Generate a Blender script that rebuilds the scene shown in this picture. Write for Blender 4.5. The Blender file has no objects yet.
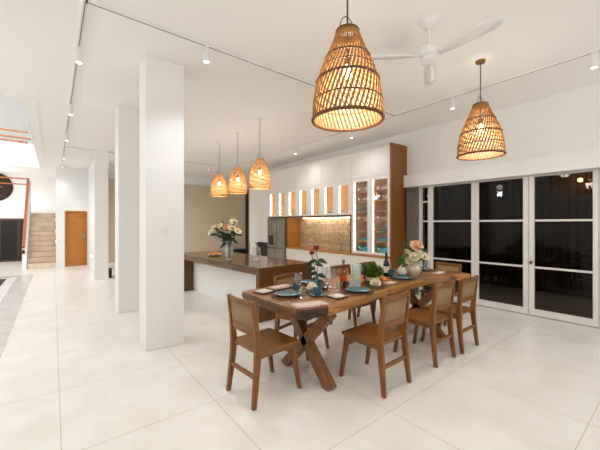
import bpy, bmesh, math, random
from mathutils import Vector, Matrix
random.seed(7)
PI = math.pi
S = bpy.context.scene
COL = S.collection

# ------------------------------------------------------------------ materials
def lin(c):
    return tuple(((v/255)/12.92 if v/255 <= .04045 else ((v/255+.055)/1.055)**2.4) for v in c)

def mat(name, rgb, rough=.5, metal=0, spec=.5, coat=0):
    m = bpy.data.materials.new(name); m.use_nodes = True
    p = m.node_tree.nodes['Principled BSDF']
    p.inputs['Base Color'].default_value = (*lin(rgb), 1)
    p.inputs['Roughness'].default_value = rough
    p.inputs['Metallic'].default_value = metal
    p.inputs['Specular IOR Level'].default_value = spec
    p.inputs['Coat Weight'].default_value = coat
    return m

def noisy(name, rgb1, rgb2, scale=4, stretch=(1, 1, 1), rough=.5, bump=0, spec=.5, detail=4, dist=0, lo=.35, hi=.65, metal=0):
    m = mat(name, rgb1, rough, metal, spec); nt = m.node_tree; N = nt.nodes; L = nt.links
    p = N['Principled BSDF']
    tc = N.new('ShaderNodeTexCoord'); mp = N.new('ShaderNodeMapping'); nz = N.new('ShaderNodeTexNoise'); cr = N.new('ShaderNodeValToRGB')
    mp.inputs['Scale'].default_value = stretch
    nz.inputs['Scale'].default_value = scale; nz.inputs['Detail'].default_value = detail; nz.inputs['Distortion'].default_value = dist
    cr.color_ramp.elements[0].position = lo; cr.color_ramp.elements[1].position = hi
    cr.color_ramp.elements[0].color = (*lin(rgb1), 1); cr.color_ramp.elements[1].color = (*lin(rgb2), 1)
    L.new(tc.outputs['Object'], mp.inputs['Vector']); L.new(mp.outputs['Vector'], nz.inputs['Vector'])
    L.new(nz.outputs['Fac'], cr.inputs['Fac']); L.new(cr.outputs['Color'], p.inputs['Base Color'])
    if bump:
        b = N.new('ShaderNodeBump'); b.inputs['Strength'].default_value = bump; b.inputs['Distance'].default_value = .01
        L.new(nz.outputs['Fac'], b.inputs['Height']); L.new(b.outputs['Normal'], p.inputs['Normal'])
    return m

def wood(name, a, b, axis='x', rough=.4, spec=.5, scale=5):
    st = {'x': (.6, 7, 7), 'y': (7, .6, 7), 'z': (7, 7, .6)}[axis]
    return noisy(name, a, b, scale, st, rough, .06, spec, 6, .8, .3, .72)

def emit(name, rgb, strength):
    m = bpy.data.materials.new(name); m.use_nodes = True; nt = m.node_tree
    nt.nodes.remove(nt.nodes['Principled BSDF'])
    e = nt.nodes.new('ShaderNodeEmission'); e.inputs['Color'].default_value = (*lin(rgb), 1); e.inputs['Strength'].default_value = strength
    nt.links.new(e.outputs[0], nt.nodes['Material Output'].inputs['Surface'])
    return m

def glass(name, tint=(255, 255, 255), blend=.22, gloss=1.0, base=.035):
    m = bpy.data.materials.new(name); m.use_nodes = True; nt = m.node_tree
    nt.nodes.remove(nt.nodes['Principled BSDF'])
    t = nt.nodes.new('ShaderNodeBsdfTransparent'); t.inputs['Color'].default_value = (*lin(tint), 1)
    g = nt.nodes.new('ShaderNodeBsdfGlossy'); g.inputs['Roughness'].default_value = .02
    g.inputs['Color'].default_value = (gloss, gloss, gloss, 1)
    lw = nt.nodes.new('ShaderNodeLayerWeight'); lw.inputs['Blend'].default_value = .5
    pw = nt.nodes.new('ShaderNodeMath'); pw.operation = 'POWER'; pw.inputs[1].default_value = 3
    ml = nt.nodes.new('ShaderNodeMath'); ml.operation = 'MULTIPLY_ADD'; ml.inputs[1].default_value = blend*2.6; ml.inputs[2].default_value = base
    nt.links.new(lw.outputs['Facing'], pw.inputs[0]); nt.links.new(pw.outputs[0], ml.inputs[0])
    mx = nt.nodes.new('ShaderNodeMixShader')
    nt.links.new(ml.outputs[0], mx.inputs[0]); nt.links.new(t.outputs[0], mx.inputs[1]); nt.links.new(g.outputs[0], mx.inputs[2])
    nt.links.new(mx.outputs[0], nt.nodes['Material Output'].inputs['Surface'])
    return m

def frosted(name, rgb):
    m = mat(name, rgb, .15); nt = m.node_tree; p = nt.nodes['Principled BSDF']; p.inputs['Alpha'].default_value = .38
    return m

def brick_mat(name, c1, c2, mortar, w, h, ms, off=(0, 0, 0), offset=.5, rot=(0, 0, 0), rough=.5, bump=0, tint=None, spec=.5):
    m = mat(name, c1, rough, 0, spec); nt = m.node_tree; N = nt.nodes; L = nt.links; p = N['Principled BSDF']
    tc = N.new('ShaderNodeTexCoord'); mp = N.new('ShaderNodeMapping'); br = N.new('ShaderNodeTexBrick')
    mp.inputs['Location'].default_value = off; mp.inputs['Rotation'].default_value = rot
    br.offset = offset; br.squash = 1
    br.inputs['Color1'].default_value = (*lin(c1), 1); br.inputs['Color2'].default_value = (*lin(c2), 1); br.inputs['Mortar'].default_value = (*lin(mortar), 1)
    br.inputs['Scale'].default_value = 1; br.inputs['Brick Width'].default_value = w; br.inputs['Row Height'].default_value = h
    br.inputs['Mortar Size'].default_value = ms; br.inputs['Mortar Smooth'].default_value = .1
    L.new(tc.outputs['Object'], mp.inputs['Vector']); L.new(mp.outputs['Vector'], br.inputs['Vector'])
    nz = N.new('ShaderNodeTexNoise'); nz.inputs['Scale'].default_value = 3 if not bump else 14; nz.inputs['Detail'].default_value = 6
    L.new(tc.outputs['Object'], nz.inputs['Vector'])
    mx = N.new('ShaderNodeMix'); mx.data_type = 'RGBA'; mx.blend_type = 'MULTIPLY'; mx.inputs['Factor'].default_value = 1
    cr = N.new('ShaderNodeValToRGB'); t = tint or (225, 218, 208)
    cr.color_ramp.elements[0].position = .3; cr.color_ramp.elements[1].position = .65
    cr.color_ramp.elements[0].color = (*lin(t), 1); cr.color_ramp.elements[1].color = (1, 1, 1, 1)
    L.new(nz.outputs['Fac'], cr.inputs['Fac']); L.new(br.outputs['Color'], mx.inputs['A']); L.new(cr.outputs['Color'], mx.inputs['B'])
    L.new(mx.outputs['Result'], p.inputs['Base Color'])
    if bump:
        b = N.new('ShaderNodeBump'); b.inputs['Strength'].default_value = bump; b.inputs['Distance'].default_value = .03
        ad = N.new('ShaderNodeMath'); ad.operation = 'ADD'
        sp = N.new('ShaderNodeSeparateColor'); L.new(br.outputs['Color'], sp.inputs[0])
        L.new(sp.outputs[0], ad.inputs[0]); L.new(nz.outputs['Fac'], ad.inputs[1])
        L.new(ad.outputs[0], b.inputs['Height']); L.new(b.outputs['Normal'], p.inputs['Normal'])
    return m

M = dict(
    wall=noisy('white_plaster', (238, 237, 235), (240, 239, 237), 2, rough=.85, spec=.2),
    taupe=noisy('taupe_plaster', (222, 206, 182), (225, 209, 186), 2, rough=.9, spec=.2),
    ceil=noisy('ceiling_paint', (248, 246, 244), (249, 247, 245), 2, rough=.9, spec=.2),
    floor=brick_mat('limestone_tiles', (239, 236, 231), (240, 237, 232), (206, 192, 176), 1.0, .985, .003, off=(-.04, -.457, 0), offset=0, rough=.3, tint=(247, 244, 240), spec=.4),
    grey_stone=noisy('grey_marble', (204, 198, 194), (220, 214, 210), 5, rough=.25, detail=8),
    mat_dark=noisy('dark_mat', (45, 36, 32), (64, 54, 48), 30, rough=.9),
    teak_x=wood('teak_along_x', (110, 66, 24), (140, 90, 38), 'x'),
    teak_y=wood('teak_along_y', (110, 66, 24), (140, 90, 38), 'y'),
    teak_z=wood('teak_along_z', (108, 64, 23), (138, 87, 36), 'z'),
    slab=wood('suar_slab', (106, 68, 34), (154, 106, 58), 'x', .35, .5, 3),
    slab_edge=noisy('live_edge', (62, 38, 20), (172, 122, 70), 3, (.8, 3, 5), .5, .25, dist=1, lo=.32, hi=.5),
    shaded_end_grain=noisy('shaded_end_grain', (84, 54, 30), (116, 78, 44), 8, (3, 1, 6), .6, .2),
    dark_edge=noisy('dark_live_edge', (34, 22, 14), (84, 54, 30), 9, (1, 2, 4), .7, .5),
    trestle=wood('trestle_wood', (104, 68, 34), (142, 98, 54), 'z'),
    walnut_y=wood('walnut_along_y', (94, 60, 29), (120, 80, 42), 'y', .25),
    walnut_top=wood('walnut_top', (90, 62, 36), (114, 82, 50), 'y', .14),
    walnut_dark=wood('walnut_end', (88, 54, 24), (108, 68, 34), 'z', .35),
    oak_z=wood('oak_panel', (122, 76, 36), (146, 94, 48), 'z', .45),
    oak_y=wood('oak_shelf', (162, 112, 62), (186, 136, 84), 'y', .5),
    oak_light=wood('pale_oak', (200, 164, 116), (218, 184, 136), 'z', .5),
    oak_gold=wood('golden_oak', (168, 112, 48), (194, 138, 70), 'z', .45),
    cab=mat('white_lacquer', (235, 231, 226), .35),
    metalw=mat('white_metal', (232, 230, 228), .4),
    frame=mat('white_frame', (226, 223, 219), .4),
    steel=noisy('brushed_steel', (138, 132, 124), (158, 152, 143), 8, (1, 1, .1), .45, metal=.7),
    black=mat('black_plastic', (18, 17, 17), .35),
    brass=mat('brass', (150, 110, 60), .3, 1),
    chrome=mat('chrome', (200, 200, 200), .15, 1),
    stone=brick_mat('split_travertine', (226, 208, 182), (192, 168, 138), (132, 106, 82), .26, .055, .003, rot=(PI/2, 0, PI/2), rough=.85, bump=.7, tint=(206, 188, 164)),
    stair=brick_mat('travertine_steps', (240, 228, 212), (226, 208, 186), (186, 162, 136), .8, .17, .004, rot=(PI/2, 0, 0), rough=.4, tint=(238, 226, 214)),
    rattan=noisy('rattan', (138, 94, 44), (168, 120, 64), 40, rough=.55),
    rattan_dark=noisy('rattan_hoop', (92, 54, 22), (120, 74, 34), 40, rough=.55),
    rattan_pale=noisy('pale_rattan', (192, 146, 86), (214, 170, 110), 40, rough=.55),
    cane=brick_mat('cane_weave', (196, 166, 126), (178, 148, 108), (124, 94, 62), .012, .012, .0022, rot=(PI/2, 0, 0), rough=.7),
    cord=mat('grey_cord', (70, 66, 62), .7), slot=mat('track_slot', (142, 128, 114), .7),
    bulb=emit('lamp_filament', (255, 214, 150), 26),
    lens=emit('spot_lens', (255, 244, 228), 26),
    hidden_fill_side=emit('hidden_fill_side', (255, 248, 234), 80), hidden_fill_tall=emit('hidden_fill_tall', (236, 244, 255), 34),
    led=emit('light_strip', (255, 250, 242), 24),
    led_warm=emit('led_warm', (255, 236, 204), 22),
    steplight=emit('step_light_lens', (255, 246, 232), 12),
    teal=noisy('teal_glaze', (58, 94, 104), (72, 110, 120), 20, rough=.18),
    teal_lit=mat('lit_teal_glaze', (84, 172, 188), .25),  # lighter teal, the cabinet light is put into the colour
    teal_fabric=noisy('teal_fabric', (28, 58, 60), (40, 72, 74), 60, rough=.9),
    ceramic=noisy('cream_ceramic', (206, 190, 168), (216, 202, 182), 8, rough=.35),
    white_cer=mat('white_ceramic', (226, 224, 220), .3),
    napkin=noisy('blush_linen', (208, 184, 172), (220, 198, 186), 80, rough=.95, bump=.1),
    napkin_w=noisy('white_linen', (220, 214, 206), (228, 222, 214), 80, rough=.95, bump=.1),
    placemat=noisy('woven_placemat', (74, 46, 26), (108, 70, 40), 60, rough=.9, bump=.3),
    leather=mat('dark_wood_board', (70, 42, 24), .5),
    leaf=noisy('leaf_green', (54, 80, 30), (96, 124, 54), 20, rough=.5),
    leaf_dark=noisy('dark_leaf', (28, 46, 24), (48, 70, 36), 20, rough=.45),
    leaf_lime=noisy('bright_leaf', (66, 96, 34), (106, 134, 58), 20, rough=.5),
    rose_red=mat('red_petal', (156, 16, 26), .6),
    rose_cream=mat('cream_petal', (240, 232, 206), .6),
    rose_peach=mat('peach_petal', (240, 204, 180), .6),
    lily=mat('pale_yellow_petal', (244, 232, 196), .6),
    lily_o=mat('apricot_petal', (232, 176, 116), .6),
    orange=noisy('orange_peel', (226, 118, 24), (240, 136, 36), 60, rough=.45, bump=.15),
    redfruit=mat('red_apple', (150, 26, 22), .35),
    clear=glass('clear_glass', (250, 252, 252), .5, 1.0, .08),
    pane=glass('cabinet_glass', (252, 253, 253), .08, 1, .02),
    window=glass('window_glass', (200, 196, 190), .14, 1, .013),
    rose_wine=glass('rose_wine', (248, 200, 144), .2),
    ribbed=frosted('pale_ribbed_glass', (214, 228, 222)),
    red_wine=mat('red_wine', (74, 8, 12), .08),
    bottle_dark=mat('dark_bottle', (14, 18, 14), .1),
    cap_dark=mat('dark_foil', (22, 22, 24), .35),
    cap_grey=mat('silver_foil', (120, 112, 108), .35),
    label=mat('cream_label', (214, 204, 188), .7),
    pepper=wood('pepper_mill_wood', (66, 42, 26), (92, 60, 38), 'z'),
    curtain=noisy('taupe_linen', (128, 115, 103), (146, 132, 120), 40, (1, 1, .1), .95),
    copper=wood('red_timber', (164, 92, 54), (190, 114, 70), 'y'),
    rail_o=wood('orange_timber', (176, 104, 42), (204, 130, 60), 'x'),
    door_w=wood('honey_door', (170, 106, 40), (196, 130, 58), 'x', .45),
    dark_round=noisy('dark_rattan', (38, 22, 16), (66, 38, 26), 14, (1, 1, 6), .8, .3),
    bronze=mat('bronze_frame', (86, 58, 44), .4, .1),
    fence=noisy('fence_boards', (74, 52, 34), (98, 72, 48), 3, (6, 6, .4), .8),
    patio=noisy('dark_paving', (70, 66, 60), (90, 84, 76), 3, rough=.8),
)

# ------------------------------------------------------------------ mesh building
class MB:
    def __init__(s): s.bm = bmesh.new(); s.mi = 0
    def _f(s, vs):
        try:
            f = s.bm.faces.new(vs); f.material_index = s.mi; return f
        except ValueError: return None
    def box(s, a, b, mtx=None):
        x0, y0, z0 = a; x1, y1, z1 = b
        P = [(x0, y0, z0), (x1, y0, z0), (x1, y1, z0), (x0, y1, z0), (x0, y0, z1), (x1, y0, z1), (x1, y1, z1), (x0, y1, z1)]
        if mtx: P = [mtx @ Vector(p) for p in P]
        v = [s.bm.verts.new(p) for p in P]
        for q in ((3, 2, 1, 0), (4, 5, 6, 7), (0, 1, 5, 4), (1, 2, 6, 5), (2, 3, 7, 6), (3, 0, 4, 7)): s._f([v[i] for i in q])
        return s
    def loft(s, rings, cap=True, closed=True):
        R = [[s.bm.verts.new(p) for p in r] for r in rings]
        n = len(R[0])
        for a, b in zip(R, R[1:]):
            for i in range(n if closed else n-1):
                j = (i+1) % n; s._f([a[i], a[j], b[j], b[i]])
        if cap: s._f(R[0][::-1]); s._f(R[-1])
        return s
    def bar(s, p0, p1, w, d, up=(0, 0, 1), w1=None, d1=None):
        p0, p1 = Vector(p0), Vector(p1); t = (p1-p0).normalized(); u = Vector(up)
        if abs(t.dot(u)) > .98: u = Vector((0, 1, 0))
        a = t.cross(u).normalized(); b = a.cross(t).normalized()
        rs = []
        for p, ww, dd in ((p0, w, d), (p1, w1 or w, d1 or d)):
            rs.append([p + a*ww/2*i + b*dd/2*j for i, j in ((-1, -1), (1, -1), (1, 1), (-1, 1))])
        return s.loft(rs)
    def tube(s, pts, r, n=8, cap=True):
        pts = [Vector(p) for p in pts]; rr = r if isinstance(r, (list, tuple)) else [r]*len(pts)
        rings = []; a = None
        for i, p in enumerate(pts):
            t = (pts[min(i+1, len(pts)-1)] - pts[max(i-1, 0)]).normalized()
            if a is None:
                a = t.cross(Vector((0, 0, 1)) if abs(t.z) < .9 else Vector((1, 0, 0))).normalized()
            else: a = (a - t*a.dot(t)).normalized()
            b = t.cross(a)
            rings.append([p + (a*math.cos(2*PI*k/n) + b*math.sin(2*PI*k/n))*rr[i] for k in range(n)])
        return s.loft(rings, cap)
    def lathe(s, prof, c=(0, 0, 0), n=24, cap=False):
        rings = []
        for r, z in prof:
            r = max(r, .0004)
            rings.append([(c[0]+r*math.cos(2*PI*k/n), c[1]+r*math.sin(2*PI*k/n), c[2]+z) for k in range(n)])
        return s.loft(rings, cap)
    def ball(s, c, r, n=14, sq=1):
        k = n//2
        return s.lathe([(r*math.sin(PI*i/k), -r*sq*math.cos(PI*i/k)) for i in range(k+1)], c, n)
    def prism(s, poly, z0, z1):
        return s.loft([[(x, y, z0) for x, y in poly], [(x, y, z1) for x, y in poly]])
    def leaf(s, p, d, ln, w, droop=.2, side=None):
        p = Vector(p); d = Vector(d).normalized()
        a = d.cross(Vector((0, 0, 1))); a = a.normalized() if a.length > .05 else Vector((1, 0, 0))
        if side: a = Vector(side).normalized()
        nrm = a.cross(d).normalized(); prev = None
        for i in range(6):
            f = i/5; ww = w*math.sin(PI*min(.98, f*.93+.04))**.8
            q = p + d*ln*f - Vector((0, 0, 1))*droop*ln*f*f
            row = [s.bm.verts.new(q - a*ww/2 + nrm*ww*.15), s.bm.verts.new(q), s.bm.verts.new(q + a*ww/2 + nrm*ww*.15)]
            if prev:
                s._f([prev[0], prev[1], row[1], row[0]]); s._f([prev[1], prev[2], row[2], row[1]])
            prev = row
        return s
    def bloom(s, c, r, axis=(0, 0, 1), layers=((4, .34, 1.0), (6, .56, .95), (7, .8, .7), (8, 1, .35)), ph=0):
        c = Vector(c); ax = Vector(axis).normalized()
        q = Vector((0, 0, 1)).rotation_difference(ax)
        s.bm.verts.ensure_lookup_table()
        cv = [(r*.3*math.sin(PI*i/6), -r*.2 + -r*.5*math.cos(PI*i/6)+r*.3) for i in range(7)]
        rings = [[c + q @ Vector((rr*math.cos(2*PI*k/8), rr*math.sin(2*PI*k/8), z)) for k in range(8)] for rr, z in [(max(a, .0005), b) for a, b in cv]]
        s.loft(rings, False)
        for li, (n, rad, up) in enumerate(layers):
            for k in range(n):
                th = 2*PI*(k/n + .17*li) + ph; prev = None
                for i in range(5):
                    f = i/4; row = []
                    for j in (-1, -.5, 0, .5, 1):
                        wdt = (PI/n*1.25)*math.sin(PI*(.2+.62*f))
                        t2 = th + j*wdt; R = r*rad*(.25+.75*math.sin(f*PI/2))*(1-.08*j*j*f) + r*.12*f*f*(1-up)
                        z = r*(-.35 + up*.85*f + .12*f*(1-abs(j))) - r*.15*(1-up)*f*f
                        row.append(s.bm.verts.new(c + q @ Vector((R*math.cos(t2), R*math.sin(t2), z))))
                    if prev:
                        for j in range(4): s._f([prev[j], prev[j+1], row[j+1], row[j]])
                    prev = row
        return s
    def build(s, name, m, parent=None, bevel=0, smooth=True, solid=0, subd=0, recalc=True):
        if recalc: bmesh.ops.recalc_face_normals(s.bm, faces=s.bm.faces[:])
        me = bpy.data.meshes.new(name); s.bm.to_mesh(me); s.bm.free()
        for mm in (m if isinstance(m, list) else [m]): me.materials.append(mm)
        if smooth:
            for p in me.polygons: p.use_smooth = True
            me.set_sharp_from_angle(angle=math.radians(38))
        o = bpy.data.objects.new(name, me); COL.objects.link(o)
        if parent: o.parent = parent
        if solid:
            k = o.modifiers.new('thickness', 'SOLIDIFY'); k.thickness = solid; k.offset = 0
        if bevel:
            k = o.modifiers.new('bevel', 'BEVEL'); k.width = bevel; k.segments = 2; k.limit_method = 'ANGLE'; k.angle_limit = math.radians(50)
        if subd:
            k = o.modifiers.new('subd', 'SUBSURF'); k.levels = subd; k.render_levels = subd
        return o

def tag(o, label, cat, group=None):
    o['label'] = label; o['category'] = cat
    if group: o['group'] = group
    return o
def thing(name, label, cat, loc=(0, 0, 0), rz=0, group=None):
    o = bpy.data.objects.new(name, None); COL.objects.link(o); o.empty_display_size = .1
    o.location = loc; o.rotation_euler = (0, 0, rz)
    return tag(o, label, cat, group)
def struct(o):
    o['kind'] = 'structure'; return o
def sbox(name, a, b, m, bevel=0):
    return struct(MB().box(a, b).build(name, m, None, bevel, smooth=False))
def sempty(name, loc=(0, 0, 0)):
    o = bpy.data.objects.new(name, None); COL.objects.link(o); o.location = loc
    return struct(o)
def dup(root, loc, rz=None, label=None, group=None):
    def cp(o, par):
        c = o.copy(); COL.objects.link(c)
        if par: c.parent = par
        for ch in o.children: cp(ch, c)
        return c
    r = cp(root, None); r.location = loc
    if rz is not None: r.rotation_euler = (0, 0, rz)
    if label: r['label'] = label
    if group: r['group'] = group
    return r
RIGHT = Vector((.7826, -.6225, 0)); FWD = Vector((.6225, .7826, 0)); UP = Vector((0, 0, 1))
def vside(d): return (Vector(d).normalized().cross(FWD) + UP*random.uniform(-.3, .3) + FWD*random.uniform(-.35, .35))
def off(r, u, d=0): return RIGHT*r + UP*u + FWD*d

# ------------------------------------------------------------------ setting
XW, ZC, YF, YS = 5.88, 3.38, 13.2, 16.4
XV, YV0, YV1 = -.37, 6.42, 13.9        # opening in the ceiling towards the upper floor
XL, YB = -4.2, -4.0
sbox('floor', (XL-.2, YB-.2, -.2), (8.2, 17, 0), M['floor'])
b = MB(); b.box((-.77, 2.0, 0), (-.45, 11.75, .004)).box((-4.2, 11.43, 0), (-.77, 11.75, .004))
struct(b.build('trim_1', M['grey_stone'], smooth=False))
b = MB()
b.box((XV, YB-.2, ZC), (8.2, YF+.2, ZC+.35)).box((XL-.2, YB-.2, ZC), (XV, YV0, ZC+.35)).box((XL-.2, YV1, ZC), (XV, 17, ZC+.35)).box((XV, YF+.2, ZC), (.3, 17, ZC+.35))
struct(b.build('ceiling', M['ceil'], smooth=False))
sbox('ceiling_upper', (XL-.2, YV0-.3, 6.6), (XV+.3, 17, 6.75), M['ceil'])
b = MB().box((XV, YV0-.2, ZC+.35), (XV+.15, 17, 6.6)).box((XL-.2, YV0-.2, ZC+.35), (XV, YV0-.05, 6.6))
struct(b.build('wall_upper', M['wall'], smooth=False))
sbox('trim_2', (XV+.13, YV0-.25, ZC-.012), (XV+.16, YV1, ZC), M['ceil'])
# right wall with the opening for the sliding doors
b = MB()
b.box((XW, YB, 2.30), (XW+.2, 9.6, ZC)).box((XW, 3.45, 0), (XW+.2, 9.6, 2.30)).box((XW, YB, 0), (XW+.2, -1.6, 2.30))
struct(b.build('wall_right', M['wall'], smooth=False))
sbox('wall_back', (XL, YB-.2, 0), (XW+.2, YB, ZC), M['wall'])
sbox('wall_left', (XL-.2, YB, 0), (XL, 17, 6.6), M['wall'])
# far wall with the timber door, and the stub wall beside it
b = MB().box((.07, YF, 0), (.30, YF+.18, ZC)).box((.93, YF, 0), (1.12, YF+.18, ZC)).box((.30, YF, 1.90), (.93, YF+.18, ZC)).box((.95, 11.2, 0), (1.12, YF, ZC))
struct(b.build('wall_far', M['wall'], smooth=False))
b = MB().box((1.12, YF, 0), (8.2, YF+.18, ZC))
struct(b.build('wall_kitchen', M['taupe'], smooth=False))
b = MB().box((8.0, 9.6, 0), (8.2, YF, ZC)).box((XW+.2, 9.4, 0), (8.2, 9.6, ZC))
struct(b.build('wall_alcove', M['wall'], smooth=False))
sbox('trim_3', (1.12, 12.7, 3.08), (8.0, YF, ZC), M['wall'])
sbox('trim_4', (7.17, YF-.06, 0), (7.3, YF, 3.08), M['bronze'])
sbox('wall_stair', (-1.0, YS, 0), (.25, YS+.15, 6.6), M['wall'])
sbox('wall_hall', (XL, YS, 0), (-1.0, YS+.15, 6.6), M['wall'])
sbox('wall_stairwell', (.07, YF+.18, 0), (.25, YS, ZC), M['wall'])
sbox('wall_parapet', (XL, YV1+.02, ZC+.35), (XV, YV1+.14, 4.16), M['wall'])
for i, (y, d) in enumerate(((3.84, .34), (5.75, .34), (9.49, .36))):
    struct(MB().box((.82, y, 0), (1.25 if i == 0 else 1.13, y+d, ZC)).build('pillar', M['wall'], None, .008, smooth=False))
# white switch plate on the nearest pillar
t = thing('light_switch', 'white light switch plate on the front of the nearest white pillar', 'light switch', (1.02, 3.84, 1.37))
MB().box((-.045, -.01, -.04), (.045, 0, .04)).build('plate', M['metalw'], t, .003)
MB().box((-.02, -.014, -.022), (.02, -.009, .022)).build('rocker', M['white_cer'], t, .002)

# timber door in the far wall
d = sempty('door_5', (.30, YF+.04, 0))
MB().box((.045, .01, 0), (.585, .05, 1.86)).build('leaf', M['door_w'], d, .004)
MB().box((0, -.045, 0), (.045, .1, 1.9)).box((.585, -.045, 0), (.63, .1, 1.9)).box((.045, -.045, 1.86), (.585, .1, 1.9)).build('jamb', M['door_w'], d, .003)
MB().box((.52, -.006, .95), (.55, .012, 1.11)).tube([(.535, 0, 1.06), (.535, -.05, 1.06), (.45, -.05, 1.06)], .01).build('handle', M['chrome'], d)

# stairs and balustrade
NS = 11; YS0, RUN, RISE = YF+.05, .21, 1.87/11
t = thing('staircase', 'travertine staircase climbing between white walls left of the timber door', 'staircase', (0, 0, 0))
b = MB()
for i in range(NS):
    b.box((-.66, YS0+i*RUN, i*RISE), (.068, YS-.01 if i == NS-1 else YS0+(i+1)*RUN, (i+1)*RISE))
b.build('steps', M['stair'], t, .004, smooth=False)
b = MB()
P0 = [(YS0-.1, 0), (YS0+.06+NS*RUN, 0), (YS0+.06+NS*RUN, 3.06), (YS0-.1, .62)]
b.loft([[(-.78, y, z) for y, z in P0], [(-.665, y, z) for y, z in P0]]); b.build('balustrade_wall', M['wall'], t, .004, smooth=False)
b = MB().bar((-.75, YS0-.08, .70), (-.75, YS0+.06+NS*RUN, 3.16), .07, .08)
b.build('handrail', M['copper'], t, .006)
MB().box((-.79, YS0-.1, .5), (-.71, YS0-.07, .64)).build('rail_end', M['copper'], t)
t = thing('landing_balustrade', 'two slim horizontal timber landing rails left of the staircase', 'balustrade', (0, 15.56, 0))
MB().box((XL, .02, 3.13), (-.715, .07, 3.18)).build('top_rail', M['copper'], t, .004)
MB().box((XL, .02, 2.92), (-.74, .06, 2.96)).build('lower_rail', M['copper'], t, .004)
# dark glazed door under the landing
d = sempty('door_6', (-3.0, YS-.06, 0))
b = MB()
for x in (0, .72, 1.36, 1.9, 2.06): b.box((x, 0, 0), (x+.07, .05, 1.66))
b.box((0, 0, 1.58), (2.13, .05, 1.66)).box((0, 0, 0), (2.13, .05, .08)); b.build('frame', M['bronze'], d, .003)
MB().box((.05, .02, .05), (2.1, .03, 1.6)).build('pane', M['black'], d)
# upper floor rails
t = thing('upper_handrail', 'orange timber balcony rails on the upper floor seen through the ceiling opening', 'handrail', (0, 14.0, 0))
for z, hh, x1 in ((4.54, .05, -.66), (4.33, .05, -.6), (4.2, .05, -.8)): MB().box((XL, 0, z), (x1, .06, z+hh)).build('rail', M['rail_o'], t, .004)
MB().box((-.9, -.02, 4.17), (-.68, .06, 4.23)).build('rail_end', M['copper'], t, .01)
MB().tube([(-.7, .02, 4.9), (-.68, .02, 4.65), (-.72, .02, 4.5), (-.74, .02, 4.35), (-.7, .02, 4.22)], .015).build('bracket', M['chrome'], t)
# round woven wall decor on the stair hall wall
t = thing('wall_ornament', 'large dark round woven ornament on the white wall behind the landing rails', 'wall decor', (-1.78, YS-.03, 2.86))
b = MB(); R = Matrix.Rotation(PI/2, 4, 'X')
b.lathe([(0, .0), (.3, .05), (.46, .07), (.54, .04), (.56, 0), (.54, -.02), (0, -.02)], n=40); b.bm.transform(R); b.build('woven_disc', M['dark_round'], t)
b = MB()
pts = []
for k in range(16):
    r = .26 if k % 2 == 0 else .07
    pts.append((r*math.cos(k*PI/8), r*math.sin(k*PI/8)))
b.prism(pts, .055, .075); b.bm.transform(R); b.build('star', M['white_cer'], t)
# small recessed step lights
for i, (y, z) in enumerate(((13.5, .85), (14.0, 1.2), (14.6, 1.62), (15.2, 2.05))):
    o = MB().box((.06, y-.03, z-.025), (.0698, y+.03, z+.025)).build('step_light', M['steplight'], None, .003)
    tag(o, ['lowest', 'second lowest', 'second highest', 'highest'][i] + ' of the small glowing step lights up the stair wall', 'step light', 'step lights on the stair wall')
tag(MB().box((.94, 11.9, .4), (.9498, 11.97, .47)).build('step_light', M['steplight'], None, .003), 'small glowing wall light low on the wall right of the timber door', 'step light')
tag(MB().lathe([(0, 0), (.05, .01), (.05, .05), (0, .06)], (-.55, YS-.06, 2.35), 16).build('wall_lamp', M['steplight']), 'small round glowing lamp on the wall at the top of the stairs', 'wall lamp')
tag(MB().box((-3.2, 8.3, .004), (-.97, 11.2, .016)).build('floor_mat', M['mat_dark'], None, .004), 'dark flat mat on the floor beyond the grey stone border', 'mat')
# low bench between the far pillars
t = thing('low_bench', 'low pale-topped bench seen in the gap between the white pillars', 'bench', (1.0, 9.9, 0))
MB().box((.15, -.25, .27), (1.5, .25, .35)).build('seat', M['white_cer'], t, .01)
for x in (.2, .85, 1.45): MB().box((x-.03, -.22, 0), (x+.03, .22, .27)).build('leg', M['black'], t)

# ------------------------------------------------------------------ sliding doors, pelmet, curtain, garden
def door_panel(name, y0, y1, st0, st1, handle=None):
    d = sempty(name, (XW+.03, 0, 0))
    b = MB()
    b.box((0, y0, .012), (.05, y0+st0, 2.27)).box((0, y1-st1, .012), (.05, y1, 2.27)).box((0, y0+st0, .012), (.05, y1-st1, .115)).box((0, y0+st0, 2.19), (.05, y1-st1, 2.27))
    b.build('frame', M['frame'], d, .003, smooth=False)
    b = MB()
    for z in (.77, 1.505): b.box((.008, y0+st0, z-.015), (.042, y1-st1, z+.015))
    b.build('muntin', M['frame'], d, smooth=False)
    MB().box((.022, y0+st0, .1), (.028, y1-st1, 2.2)).build('pane', M['window'], d, smooth=False)
    for yy, k in (handle or []):
        if k == 'pull': MB().box((-.022, yy-.012, .90), (0, yy+.012, 1.03)).build('pull', M['metalw'], d, .003)
        else:
            b = MB(); b.lathe([(0, -.01), (.024, -.01), (.026, 0), (.02, .03), (0, .034)], n=16); b.bm.transform(Matrix.Translation((0, yy, .845)) @ Matrix.Rotation(-PI/2, 4, 'Y')); b.build('lock', M['brass'], d)
door_panel('door_1', 2.395, 3.25, .065, .07)
door_panel('door_2', 1.60, 2.39, .07, .055, [(1.64, 'pull')])
door_panel('door_3', .785, 1.595, .06, .075, [(1.545, 'pull'), (1.56, 'lock')])
door_panel('door_4', -.05, .78, .07, .05)
w = sempty('window_1', (XW+.03, 0, 0))
b = MB().box((0, 3.25, .012), (.05, 3.29, 2.27)).box((0, 3.41, .012), (.05, 3.45, 2.27)).box((0, 3.29, .012), (.05, 3.41, .115)).box((0, 3.29, 2.19), (.05, 3.41, 2.27))
for z in (.77, 1.505, 1.9): b.box((.005, 3.29, z-.015), (.045, 3.41, z+.015))
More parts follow.
